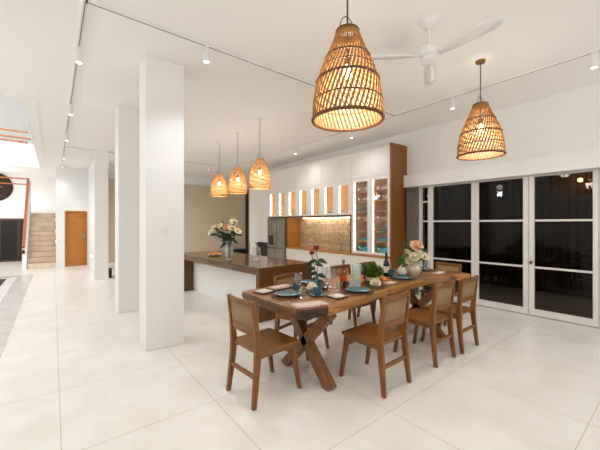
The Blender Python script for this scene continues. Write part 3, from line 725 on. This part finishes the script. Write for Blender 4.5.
# bud vase with two red roses
BV = Vector((2.24, 2.52, Z))
put(MB().lathe([(0, 0), (.034, 0), (.038, .012), (.036, .05), (.017, .095), (.014, .13), (.019, .15), (.015, .15), (.011, .13), (.013, .095), (.03, .05), (0, .012)], n=24), 'bud_vase', 'slim teal bud vase holding the two red roses', 'vase', BV, M['teal'])
for k, (r, u, nm) in enumerate(((-.008, .425, 'taller'), (-.055, .375, 'shorter'))):
    t = thing('red_rose', nm + ' of the two red roses in the teal bud vase', 'flower', BV, 0, 'red roses in the bud vase')
    c = off(r, u); b = MB().bloom(c, .034, off(r, .4, -.12), ph=k); b.build('bloom', M['rose_red'], t, recalc=False)
    MB().tube([(0, 0, .02), off(.002*(1-2*k), .15), off(.012-.05*k, .26), Vector(c)-Vector((0, 0, .02))], .0035, 6).build('stem', M['leaf_dark'], t)
    for (a, h, ln) in (((-.9, .20, .09), (.9, .25, .09), (.8, .02, .07)) if k else ((1, .29, .11), (-1, .28, .12), (-.9, .15, .1), (.9, .13, .1), (-.5, .08, .09), (.6, .06, .08))):
        d = off(a, .3, random.uniform(-.3, .2)); MB().leaf(off(.005 if not k else -.02, h), d, ln, .055, .5, vside(d)).build('leaf', M['leaf_dark'], t, recalc=False)
    MB().bloom(c-UP*.03, .02, (0, 0, -1), ((5, 1, .2),)).build('sepals', M['leaf_dark'], t, recalc=False)
# loose roses laid on the table
def laid_rose(x, y, lab, r=.05):
    t = thing('cream_rose', lab, 'flower', (x, y, Z), 0, 'cream roses laid on the table')
    MB().bloom((0, 0, r*.75), r, off(-.2, .8, -.7)).build('bloom', M['rose_cream'], t, recalc=False)
    b = MB()
    for k in range(9): a = k*.7; b.leaf((.02*math.cos(a), .02*math.sin(a), .012), (math.cos(a), math.sin(a), .25), r*1.9, r*.75, .25)
    b.build('leaf', M['leaf_dark'], t, recalc=False)
laid_rose(2.08, 2.42, 'cream rose with dark leaves beside the teal bud vase', .055)
laid_rose(2.77, 2.15, 'cream rose laid in front of the green centrepiece', .06)
# short glass of red wine
t = thing('wine_tumbler', 'short glass of red wine beside the bud vase', 'glass', (2.20, 2.36, Z))
MB().lathe([(0, .004), (.036, 0), (.04, .004), (.042, .075), (.040, .075), (.038, .008), (0, .008)], n=24).build('glass', M['clear'], t)
MB().lathe([(0, .009), (.0375, .009), (.039, .035), (0, .035)], n=24).build('wine', M['red_wine'], t)
# bottles
def bottle(x, y, lab, m, cap, h, r, labm):
    t = thing('wine_bottle', lab, 'bottle', (x, y, Z), 0)
    MB().lathe([(0, .004), (r*.9, 0), (r, .008), (r, h*.52), (r*.85, h*.6), (r*.45, h*.72), (r*.36, h*.8), (r*.36, h*.98), (r*.42, h*.985), (r*.42, h), (0, h)], n=28).build('body', M[m], t)
    MB().lathe([(r*.38, h*.80), (r*.40, h*.805), (r*.45, h*1.002), (0, h*1.006)], n=20).build('foil_cap', M[cap], t)
    MB().lathe([(r*1.012, h*.16), (r*1.012, h*.42)], n=28).build('label', M[labm], t)
bottle(2.41, 2.29, 'rosé wine bottle standing among the wine glasses', 'rose_wine', 'cap_grey', .31, .036, 'rose_wine')
bottle(3.46, 2.51, 'dark wine bottle behind the green centrepiece', 'bottle_dark', 'cap_dark', .31, .038, 'label')
# stack of ribbed tumblers
for k in range(4):
    b = MB(); n = 36; rings = []
    for r, z in ((.03, 0), (.039, .004), (.047, .02), (.05, .04), (.048, .054), (.056, .06), (.056, .072), (.05, .074), (.047, .06), (.043, .05), (.038, .012), (.001, .01)):
        rings.append([(r*(1+.03*(i % 2)*(r > .04))*math.cos(2*PI*i/n), r*(1+.03*(i % 2)*(r > .04))*math.sin(2*PI*i/n), z) for i in range(n)])
    b.loft(rings, False)
    put(b, 'ribbed_glass', ['bottom', 'second lowest', 'second highest', 'topmost'][k] + ' ribbed pale glass in the stack behind the second plate', 'glass', (2.60, 2.275, Z+k*.0595), M['ribbed'] if 'ribbed' in M else M['clear'], 'stacked ribbed glasses')
# green centrepiece with fruit
t = thing('leafy_centrepiece', 'bushy green leafy centrepiece in the middle of the table', 'plant', (2.93, 2.33, Z))
MB().lathe([(0, 0), (.07, 0), (.09, .03), (.085, .03), (0, .02)], n=24).build('dish', M['pepper'], t)
b = MB()
for k in range(150):
    a = random.random()*2*PI; e = random.random()*1.25; d = Vector((math.cos(a)*math.sin(e), math.sin(a)*math.sin(e), math.cos(e)))
    b.leaf(d*.03+Vector((0, 0, .05)), d+UP*.25, random.uniform(.13, .19), .036, .12, vside(d) if k % 2 else None)
b.build('foliage', M['leaf'], t, recalc=False)
for k, (r, d, u, rad, m, nm) in enumerate(((-.13, -.06, 0, .034, 'orange', 'orange fruit at the left foot of the green centrepiece'), (-.115, .03, .0, .034, 'orange', 'orange fruit behind the left foot of the centrepiece'), (-.15, .06, 0, .03, 'redfruit', 'dark red fruit at the left of the centrepiece'),
        (-.06, .14, .06, .03, 'redfruit', 'red fruit peeping behind the green centrepiece'), (.15, .02, 0, .034, 'orange', 'orange fruit at the right foot of the green centrepiece'), (.135, .1, 0, .03, 'orange', 'orange fruit behind the right foot of the centrepiece'))):
    p = Vector((2.93, 2.33, Z)) + off(r, 0, d)
    put(MB().ball((0, 0, rad), rad, 18), 'orange' if m == 'orange' else 'red_apple', nm, 'fruit', p, M[m], 'fruit around the centrepiece')
# pepper mill, pot, flower vase
t = thing('pepper_mill', 'dark wooden pepper mill behind the green centrepiece', 'pepper mill', (3.36, 2.66, Z))
MB().lathe([(0, 0), (.028, 0), (.03, .02), (.018, .06), (.024, .11), (.016, .13), (0, .13)], n=20).build('body', M['pepper'], t)
MB().ball((0, 0, .152), .026).build('head', M['pepper'], t)
t = thing('teapot', 'small white teapot on a dark stand beside the cream flower vase', 'teapot', (3.66, 2.40, Z), .4)
MB().lathe([(0, 0), (.06, 0), (.06, .016), (0, .016)], n=24).build('stand', M['cap_dark'], t)
MB().lathe([(0, .017), (.05, .017), (.06, .05), (.055, .09), (.035, .115), (0, .12)], n=26).build('body', M['white_cer'], t)
MB().lathe([(.035, .115), (.02, .128), (.008, .132), (.011, .145), (0, .15)], n=18).build('lid', M['white_cer'], t)
MB().tube([(.05, 0, .05), (.085, 0, .08), (.1, 0, .115)], [.014, .01, .008], 10).build('spout', M['white_cer'], t)
MB().tube([(-.05, 0, .1), (-.09, 0, .105), (-.1, 0, .07), (-.085, 0, .045), (-.055, 0, .045)], .006, 8).build('handle', M['white_cer'], t)
FV = Vector((3.785, 2.30, Z))
put(MB().lathe([(0, 0), (.06, 0), (.066, .008), (.095, .06), (.098, .09), (.08, .13), (.055, .155), (.058, .185), (.064, .19), (.056, .19), (.048, .155), (.07, .13), (0, .05)], n=32), 'flower_vase', 'rounded cream ceramic vase holding peach and white roses', 'vase', FV, M['ceramic'])
fl = [(.025, .405, -.03, .088, 'rose_peach', 'big peach rose crowning the cream vase'), (-.03, .265, -.09, .068, 'rose_cream', 'white rose at the front of the cream vase bouquet'), (.125, .265, -.02, .068, 'rose_cream', 'rightmost white rose in the cream vase'),
      (-.085, .20, -.05, .05, 'rose_cream', 'lowest left white rose in the cream vase'), (.045, .30, -.07, .062, 'rose_cream', 'white rose just below the peach one'), (-.09, .325, .0, .042, 'lily', 'small pale bud at the upper left of the cream vase'), (-.125, .25, 0, .042, 'lily', 'leftmost small pale bud in the cream vase')]
for k, (r, u, d, rad, m, nm) in enumerate(fl):
    t = thing('rose', nm, 'flower', FV, 0, 'roses in the cream vase'); c = off(r, u, d)
    MB().bloom(c, rad, off(r, .25, -.25+d), ph=k).build('bloom', M[m], t, recalc=False)
    MB().tube([(0, 0, .08), off(r*.15, .19, d*.1), off(r*.8, u*.8, d*.7), Vector(c)-UP*rad*.2], .004, 6).build('stem', M['leaf'], t)
    for j in range(5):
        d = off(random.uniform(-1, 1)-.25, random.uniform(-.3, .8), random.uniform(-.6, .6))
        MB().leaf(off(r*.8, u*.8, 0), d, .14, .06, .3, vside(d)).build('leaf', M['leaf'], t, recalc=False)
t = thing('fern_sprig', 'spiky green sprig rising at the left of the cream vase', 'foliage', FV)
b = MB()
for (r, u) in ((-.13, .5), (-.17, .45), (-.09, .47), (-.19, .38), (.12, .38), (.17, .36)):
    b.tube([(0, 0, .1), off(r*.15, .19), off(r*.7, u*.7), off(r, u)], .003, 5)
    for j in range(7):
        f = .5+.07*j
        for s in (-1, 1): b.leaf(off(r*f, u*f), off(s*.8+r, .8), .05, .012, .1)
b.build('leaf', M['leaf_lime'], t, recalc=False)

# ------------------------------------------------------------------ pendants, fan, tracks
PROF = PROF1 = [(0, 1.0), (.12, 1.0), (.25, .97), (.4, .9), (.55, .78), (.7, .62), (.82, .49), (.92, .38), (1, .31)]
PROF2 = [(0, .95), (.12, 1.0), (.3, .99), (.45, .94), (.6, .84), (.75, .68), (.9, .47), (1, .32)]
def prof(f):
    for (a, ra), (b2, rb) in zip(PROF, PROF[1:]):
        if f <= b2: return ra + (rb-ra)*(f-a)/(b2-a)
    return PROF[-1][1]
def pendant(label, x, y, zb, R, H, n, style, group):
    global PROF
    PROF = PROF1 if style == 'slant' else PROF2
    t = thing('rattan_pendant', label, 'pendant lamp', (x, y, zb), 0, group)
    b = MB(); seg = 14; tw = -.85 if style == 'slant' else -.5
    mr, md = (M['rattan'], M['rattan_dark']) if style == 'slant' else (M['rattan_pale'], M['rattan'])
    for k in range(n):
        rows = []
        for i in range(seg+1):
            f = i/seg; r = R*prof(f); th = 2*PI*k/n + tw*f*-1; hw = PI/n*(.54 if style == 'slant' else .3)
            rows.append([(r*math.cos(th-hw), r*math.sin(th-hw), H*f), (r*math.cos(th+hw), r*math.sin(th+hw), H*f)])
        b.loft(rows, False, False)
    b.build('shade', mr, t, solid=.004, smooth=False, recalc=False)
    hoops = ([(0, .012), (.20, .005), (.43, .010), (.56, .004), (.69, .008), (1, .009)] if style == 'slant' else [(0, .008)] + [(.04+.048*q, .0045) for q in range(19)] + [(1, .007)])
    for q, rr in hoops:
        b = MB(); r = R*prof(q); b.tube([(r*math.cos(2*PI*i/40), r*math.sin(2*PI*i/40), H*q) for i in range(40)], rr, 6, False)
        vs = b.bm.verts[:]
        for i in range(6): b._f([vs[39*6+i], vs[39*6+(i+1) % 6], vs[(i+1) % 6], vs[i]])
        b.build('hoop', md, t)
    if style == 'slant':
        # second weave of the top collar
        b = MB(); b.lathe([(R*prof(.90), H*.90), (R*prof(1), H)], n=40); b.build('collar', mr, t, solid=.006)
    top = ZC-zb
    MB().lathe([(0, top-.03), (.05, top-.028), (.055, top), (0, top)], n=20).build('canopy', M['metalw'] if style != 'slant' else M['brass'], t)
    MB().tube([(0, 0, top-.03), (0, 0, H*.72)], .004 if style != 'slant' else .006, 8).build('cord', M['cord'], t)
    MB().lathe([(0, H*.72), (.022, H*.72), (.024, H*.62), (0, H*.62)], n=16).build('socket', M['cord'], t)
    MB().tube([(R*.3*math.cos(a), 0, H+R*.42*math.sin(a)) for a in [PI*i/10 for i in range(11)]], .004, 6).build('handle', md, t)
    bz = H*.5
    MB().lathe([(0, -.055), (.022, -.045), (.03, -.02), (.026, .02), (.014, .05), (0, .052)], (0, 0, bz+.03), 16).build('bulb', M['bulb'], t)
    li = bpy.data.lights.new('pendant_light', 'POINT'); li.energy = LP if style == 'slant' else LI2; li.color = (1, .9, .77); li.shadow_soft_size = .1
    lo = bpy.data.objects.new('pendant_light', li); COL.objects.link(lo); lo.location = (x, y, zb+bz-.085)
LP, LI2 = 58, 36
pendant('large slatted rattan pendant hanging nearest over the dining table', 1.627, 1.507, 2.185, .245, .625, 48, 'slant', 'large rattan pendants')
pendant('large slatted rattan pendant hanging near the sliding doors', 3.953, 1.541, 2.26, .245, .60, 48, 'slant', 'large rattan pendants')
for k, (x, y, nm) in enumerate(((2.94, 4.87, 'nearest'), (3.05, 5.95, 'middle'), (3.04, 6.86, 'farthest'))):
    pendant(nm + ' of the three small rattan pendants over the kitchen island', x, y, 2.10, .195, .535, 40, 'weave', 'small rattan pendants')

t = thing('ceiling_fan', 'white three-blade ceiling fan between the two large rattan pendants', 'ceiling fan', (2.80, 1.54, ZC))
FD = -.035
MB().lathe([(0, 0), (.085, 0), (.08, -.03), (.05, -.065), (.02, -.075), (0, -.075)], n=28).build('canopy', M['metalw'], t)
MB().tube([(0, 0, -.07), (0, 0, -.25)], .013, 12).build('rod', M['metalw'], t)
MB().lathe([(0, -.20), (.05, -.205), (.085, -.23), (.095, -.27), (.09, -.30), (.06, -.315), (.075, -.32), (.075, -.355), (.045, -.37), (0, -.372)], (0, 0, FD), 32).build('motor', M['metalw'], t)
for a in (28, 140, 264):
    a = math.radians(a); b = MB(); rows = []
    for i in range(13):
        f = i/12; r = .09+.55*f; w = (.05+.075*min(1, f*3))*(1 if f < .85 else math.sqrt(max(.02, 1-((f-.85)/.15)**2)))
        rows.append([(r, -w*.5, -.30+.012+FD), (r, w*.5, -.30-.012+FD)])
    b.loft(rows, False, False); b.bm.transform(Matrix.Rotation(a, 4, 'Z')); b.build('blade', M['metalw'], t, solid=.008, recalc=False)

def track(label, a, b2):
    t = thing('ceiling_track', label, 'light track', (0, 0, 0), 0, 'ceiling light tracks')
    w = .018
    MB().box((min(a[0], b2[0])-w, min(a[1], b2[1])-w, ZC-.022), (max(a[0], b2[0])+w, max(a[1], b2[1])+w, ZC)).build('rail', M['metalw'], t, smooth=False)
    q = .005
    MB().box((min(a[0], b2[0])-q, min(a[1], b2[1])-q, ZC-.024), (max(a[0], b2[0])+q, max(a[1], b2[1])+q, ZC-.0215)).build('slot', M['slot'], t, smooth=False)
TX0, TX1, TY0, TY1 = .215, 4.71, 3.23, 9.62
track('white ceiling light track crossing above the dining end of the room', (TX0+.02, TY0), (TX1-.02, TY0))
track('white ceiling light track running parallel to the sliding doors', (TX1, -3.0), (TX1, TY1))
track('white ceiling light track running along the row of pillars', (TX0, TY0), (TX0, 13.1))
track('white ceiling light track crossing the far kitchen ceiling', (TX0+.02, TY1), (TX1-.02, TY1))
LS = 28
def spot(x, y, label, tilt=(0, 0), energy=None, size=125, color=(.94, .97, 1)):
    t = thing('track_spotlight', label, 'spotlight', (x, y, ZC-.024), 0, 'track spotlights')
    MB().box((-.015, -.03, -.02), (.015, .03, 0)).build('adapter', M['metalw'], t, smooth=False)
    MB().lathe([(0, -.02), (.032, -.02), (.034, -.03), (.034, -.165), (.029, -.168), (.029, -.16)], n=20).build('housing', M['metalw'], t)
    MB().lathe([(0, -.161), (.0285, -.161)], n=20).build('lens', M['lens'], t)
    li = bpy.data.lights.new('spot_lamp', 'SPOT'); li.energy = energy or LS; li.color = color; li.spot_size = math.radians(size); li.spot_blend = .9; li.shadow_soft_size = .03
    lo = bpy.data.objects.new('spot_lamp', li); COL.objects.link(lo); lo.location = (x, y, ZC-.20); lo.rotation_euler = (tilt[0], tilt[1], 0)
spot(1.285, TY0, 'single spotlight on the near cross track left of the big pendant', energy=80)
spot(TX1, .66, 'spotlight at the right picture edge on the track by the doors', energy=46)
spot(TX1, 2.23, 'spotlight on the door-side track left of the second large pendant', energy=46)
spot(TX1, 4.25, 'spotlight on the door-side track just under the big pendant rim', (0, math.radians(-22)), 34, color=(.95, .98, 1))
spot(TX1, 6.1, 'spotlight on the door-side track near the lit kitchen cabinets', (0, math.radians(-22)), 44, color=(.95, .98, 1))
spot(3.9, TY1, 'spotlight on the far kitchen track behind the island pendants', (math.radians(25), 0), 190)
spot(2.1, TY1, 'spotlight on the far kitchen track beside the nearest pillar', (math.radians(25), 0), 190)
for y, nm in ((4.1, 'nearest'), (6.15, 'second'), (8.1, 'third'), (10.4, 'fourth'), (11.9, 'fifth'), (12.85, 'farthest')):
    spot(TX0, y, nm + ' spotlight along the track beside the pillars', color=(.93, .975, 1), energy=LS*.7)
spot(TX1, -1.2, 'added unseen spotlight on the door-side track behind the viewpoint', energy=LS*1.2)  # this and the next are out-of-view spotlights added as fill
spot(TX1, -2.7, 'added unseen end spotlight on the door-side track behind the viewpoint', energy=LS*1.2)
# added out-of-view globe lamps filling the room, upper floor and stair hall
for k, (x, y, z, e, c, nm) in enumerate(((1.6, -1.7, 2.8, 66, (.88, .95, 1), 'added unseen white globe lamp over the near end of the room'), (-2.3, .8, 2.8, 80, (.86, .95, 1), 'added unseen white globe lamp over the left part of the room'), (-2.3, 4.8, 2.8, 75, (.82, .93, 1), 'added unseen white globe lamp left of the pillars'),
        (4.2, -2.2, 2.75, 75, (.88, .95, 1), 'added unseen white globe lamp near the window end of the room'), (-2.2, 9.5, 5.4, 480, (.93, .97, 1), 'added unseen white globe lamp high in the upper floor'), (-2.0, 14.9, 2.5, 85, (.95, .98, 1), 'added unseen white globe lamp over the stair hall'))):
    t = thing('added_globe', nm, 'pendant lamp', (x, y, z))
    MB().ball((0, 0, .14), .11, 24).build('globe', M['lens'], t)
    MB().tube([(0, 0, .25), (0, 0, (6.6 if z > 4 else ZC)-z)], .005, 8).build('cord', M['cord'], t)
    li = bpy.data.lights.new('added_globe_light', 'POINT'); li.energy = e; li.color = c; li.shadow_soft_size = .1
    lo = bpy.data.objects.new('added_globe_light', li); COL.objects.link(lo); lo.location = (x, y, z-.13)
t = thing('garden_lamp', 'small warm lamp glowing on the garden fence outside the right sliding door', 'garden lamp', (8.995, 1.47, 2.4))
MB().box((-.05, -.03, -.06), (0, .03, .06)).build('bracket', M['black'], t)
MB().ball((-.1, 0, 0), .045).build('bulb', M['bulb'], t)
MB().tube([(-.05, 0, 0), (-.07, 0, 0)], .015).build('stem', M['black'], t)
# lamp on the stair hall landing, a faint garden lamp, an added niche fill
for loc, e, c in (((-.55, YS-.2, 2.38), 10, (1, .97, .94)), ((8.72, 1.47, 2.4), 9, (1, .8, .55)), ((5.45, 6.1, 1.55), 6, (1, .84, .62))):
    li = bpy.data.lights.new('lamp_and_fill_light', 'POINT'); li.energy = e; li.color = c; li.shadow_soft_size = .06
    lo = bpy.data.objects.new('lamp_and_fill_light', li); COL.objects.link(lo); lo.location = loc

# ------------------------------------------------------------------ world, camera, view
w = bpy.data.worlds.new('night'); S.world = w; w.use_nodes = True
w.node_tree.nodes['Background'].inputs['Color'].default_value = (.006, .007, .01, 1); w.node_tree.nodes['Background'].inputs['Strength'].default_value = 1
cam = bpy.data.cameras.new('camera'); co = bpy.data.objects.new('camera', cam); COL.objects.link(co)
cam.sensor_width = 36; cam.lens = 36*310/600; cam.shift_y = -1/600; cam.clip_start = .05
co.location = (0, 0, 1.45); co.rotation_euler = (PI/2, 0, -math.atan2(.6225, .7826)); S.camera = co
S.view_settings.view_transform = 'Standard'; S.view_settings.look = 'None'; S.view_settings.gamma = 1; S.view_settings.use_curve_mapping = False
S.view_settings.exposure = -1.06
S.cycles.use_denoising = True; S.cycles.max_bounces = 12; S.cycles.diffuse_bounces = 8; S.cycles.transparent_max_bounces = 32; S.cycles.sample_clamp_indirect = 6
S.cycles.caustics_reflective = False; S.cycles.caustics_refractive = False
